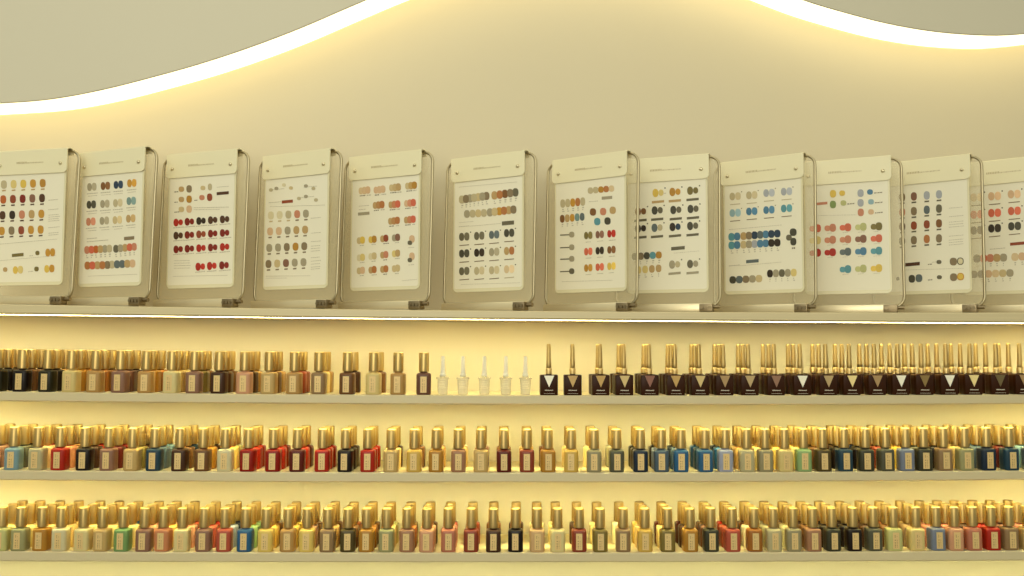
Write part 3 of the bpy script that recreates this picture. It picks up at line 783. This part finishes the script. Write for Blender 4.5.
def sw10(s):
    for x, y, q in ((833, 193.8, c.yl), (833, 204.5, c.gn), (860.6, 193.2, c.lv), (860.6, 202.8, c.lv), (860.8, 212.4, c.rs)): s.oval(x, y, 3.1, 3.8, q)
    for x, y, q in ((842.2, 193.2, c.yl), (843.4, 203, c.lg), (870, 192, c.bl), (871, 201.8, c.lb), (871, 211.9, c.pk)):
        s.oval(x, y, 2.9, 2.7, q)
        if y > 195 or x > 860: s.text(x + 4, y + .6, 6.5, .9, M_TEXT2)
    s.bar(821.6, 203.5, 11.6, 2.6, c.rs)
    X = (815.4, 830.4, 845.6, 861, 876.6)
    for y, cs in ((228.6, (c.cr, c.rs, c.cr, c.lg, c.ol)), (240.6, (c.py, c.rs, c.rs, c.mv, c.cr)), (253, (c.rd, c.rd, c.sl, c.bl, c.te)), (270.4, (None, None, c.te, c.lg, c.yl))):
        for i, q in enumerate(cs):
            if q:
                q2 = tuple(min(255, int(v * 1.06 + 4)) for v in q)
                s.oval(X[i] - 2.9, y - i * .5 + .2, 3, 2.8, q2); s.oval(X[i] + 2.3, y - i * .5 - .3, 3.3, 4.0, q, lift=.0002); s.text(X[i] - 3, y - i * .5 + 5, 5, .4)
    s.text(818, 215.4, 38, .35, sl=-.02)
def sw11(s):
    X = (902.2, 913.9, 926.8, 939)
    for ys, cs in (((197.3, 196.4, 195.4, 194.4), (c.tp, c.mv, c.lv, c.lv)), ((212.2, 211.2, 209.8, 208.6), (c.rs, c.tp, c.sl, c.dg)), ((226.6, 225.6, 224.4, 223.4), (c.db, c.br_, c.br_, c.br)), ((241.2, 240.2, 239, 238.4), (c.dg, c.tp, c.cp, c.tp))):
        for x, y, q in zip(X, ys, cs):
            s.oval(x, y, 3, 4.2, q); s.bar(x, y + 6, 4.6, 1.5, c.dg)
    for y in (208, 216.5, 222, 224.5, 227, 236, 240, 242.4, 244.8): s.text(949, y, 14, .5)
    s.bar(912.6, 264.2, 14.4, 3.4, c.db); s.oval(939, 262, 2.5, 2, c.dg); s.text(928, 264, 4, .9, M_TEXT2); s.text(932, 262, 3, .6)
    s.oval(953.4, 261.6, 3.6, 3.9, c.tp); s.oval(960.4, 261.2, 3.3, 3.7, c.dg, lift=.0001); s.oval(960.5, 261.2, 2.4, 2.8, c.wt, lift=.0003)
    s.oval(911.9, 278.8, 3.2, 3.9, c.ch); s.oval(919, 278.2, 3.4, 3.9, c.sl, lift=.0001); s.oval(897.8, 278.8, 1.6, 1.8, c.k); s.oval(939.4, 277.2, 2.5, 2, c.dg); s.text(928, 279.6, 3.6, .9, M_TEXT2)
    s.oval(953.6, 277.2, 3.6, 3.9, c.tp); s.oval(960.6, 276.6, 3.5, 3.7, c.am, lift=.0001); s.oval(960.6, 276.6, 2.5, 2.8, c.yl, lift=.0003)
    s.text(900, 270, 62, .35, sl=-.03)
def sw12(s):
    for x, y, a in ((977, 197.4, c.pp), (994.6, 196.2, c.pk), (1014.2, 194.2, c.pk), (977, 214.6, c.cr), (994.6, 213, c.cr), (1014.4, 211, c.cr), (977, 230.4, c.db), (994.6, 228.4, c.k), (1014.6, 226.2, c.ch)):
        s.pair(x, y, a, None, 13.4, 8.6); s.bar(x, y + 8, 11.4, .9, c.tp); s.oval(x + 7.6, y - 5.2, .7, .7, c.dg)
    s.bar(1017.6, 243.6, 15, 3, c.br_)
    s.chain((977, 1003.5), 258.6, 257.6, (c.db, c.cr, c.rs, c.tn, c.g), 3.6, 4); s.chain((1015, 1022), 257, 256.4, (c.pp, c.pk), 3.6, 4)
    s.chain((974, 1010), 274.4, 273, (c.db, c.db, c.pk, c.pp, c.pt, c.g), 3.6, 3.8); s.text(990, 249, 14, .6)
CH = [(-0.7978, 0.0369, 13.2, sw1, 'swatch chart stand cut by the left edge, amber and yellow swatches'),
      (-0.6574, 0.0243, 22.3, sw2, 'swatch chart stand with grey pairs above two mixed chains, second from left'),
      (-0.5118, 0.0300, 20.7, sw3, 'swatch chart stand full of bright and dark red swatches'),
      (-0.3548, 0.0237, 27.5, sw4, 'swatch chart stand with pale greyish ovals, between the red and peach charts'),
      (-0.2086, 0.0223, 26.3, sw5, 'swatch chart stand with pale pink and peach blends'),
      (-0.0404, 0.0255, 30.5, sw6, 'swatch chart stand with grey and black swatch pairs in three rows'),
      (0.1264, 0.0244, 35.5, sw7, 'swatch chart stand with four dark pointers beside red and yellow pairs'),
      (0.2536, 0.0320, 22.6, sw8, 'swatch chart stand with dark olive pairs above dark bars, half covered by neighbour'),
      (0.4123, 0.0354, 36.4, sw9, 'swatch chart stand with blue and teal swatches'),
      (0.5540, 0.0441, 25.1, sw10, 'swatch chart stand with coral, red, blue and yellow double dots'),
      (0.6852, 0.0447, 37.6, sw11, 'swatch chart stand with brown ovals and two ringed gold and white dots'),
      (0.8201, 0.0471, 38.5, sw12, 'swatch chart stand cut by the right edge, dusty rose and black pairs')]
for i, (X, CY, th, fn, lab) in enumerate(CH):
    z = max(ZTOP['ledge'](X - .07 * math.cos(R(th))), ZTOP['ledge'](X + .07 * math.cos(R(th)))) + .0002
    root = empty('swatch_chart_stand', (X, CY, z), -R(th))
    tag(root, lab, 'swatch chart', 'nail colour swatch charts on the ledge')
    for n, me in SM:
        k = link(n, me, root)
        if n == 'header_flap': hd = k
    cd = link('swatch_card', CARDM, root)
    link('header_lettering', HTXT, hd)
    for u in (-1, 1):
        rv = link('rivet', RIVM, hd); rv.location = PG(u * (BWID / 2 - .0125), HTOT - .0262, 0) - Vector((0, OY, 0))
    S = Swatches(root); fn(S)
    so = S.done(); so.parent = cd

# ------------------------------------------------------------------ room ambience and added lights
w = bpy.data.worlds.new('room_world'); SC.world = w; w.use_nodes = True
nt = w.node_tree; bg = nt.nodes['Background']
tc = nt.nodes.new('ShaderNodeTexCoord'); sep = nt.nodes.new('ShaderNodeSeparateXYZ'); cr = nt.nodes.new('ShaderNodeValToRGB')
mr = nt.nodes.new('ShaderNodeMapRange'); mr.inputs['From Min'].default_value = -1; mr.inputs['From Max'].default_value = 1
nt.links.new(tc.outputs['Generated'], sep.inputs[0]); nt.links.new(sep.outputs['Z'], mr.inputs['Value']); nt.links.new(mr.outputs['Result'], cr.inputs['Fac'])
e = cr.color_ramp.elements
e[0].position = .30; e[0].color = (.18, .16, .10, 1)
e[1].position = .54; e[1].color = (.92, .92, .73, 1)
nt.links.new(cr.outputs['Color'], bg.inputs['Color']); bg.inputs['Strength'].default_value = .54

def area(name, loc, target, sx, sy, energy, col):
    l = bpy.data.lights.new(name, 'AREA'); l.shape = 'RECTANGLE'; l.size = sx; l.size_y = sy; l.energy = energy; l.color = col
    o = bpy.data.objects.new(name, l); COL.objects.link(o); o.location = loc
    d = Vector(target) - Vector(loc); o.rotation_euler = d.to_track_quat('-Z', 'Y').to_euler()
    return o
area('added_fill_light', (-.8, -1.3, 1.3), (-.2, .1, .1), 1.8, 1.0, 8, (.93, .93, .80))  # added unseen area light, brightens the left side more than the right
area('added_fill_light', (.45, -2.5, .9), (.0, .1, .1), 1.6, 1.0, 10, (.93, .93, .80))  # added cross-fill from the right, lifts the dark gaps between the stands
area('added_highlight_light', (-.55, -3.2, .35), (0, .1, .1), 1.3, 1.4, 21, (1, .96, .80))  # added soft light, no known window: cap highlights and frontal fill

SC.view_settings.view_transform = 'Standard'; SC.view_settings.look = 'None'
SC.view_settings.exposure = .10; SC.view_settings.gamma = 1; SC.view_settings.use_curve_mapping = False
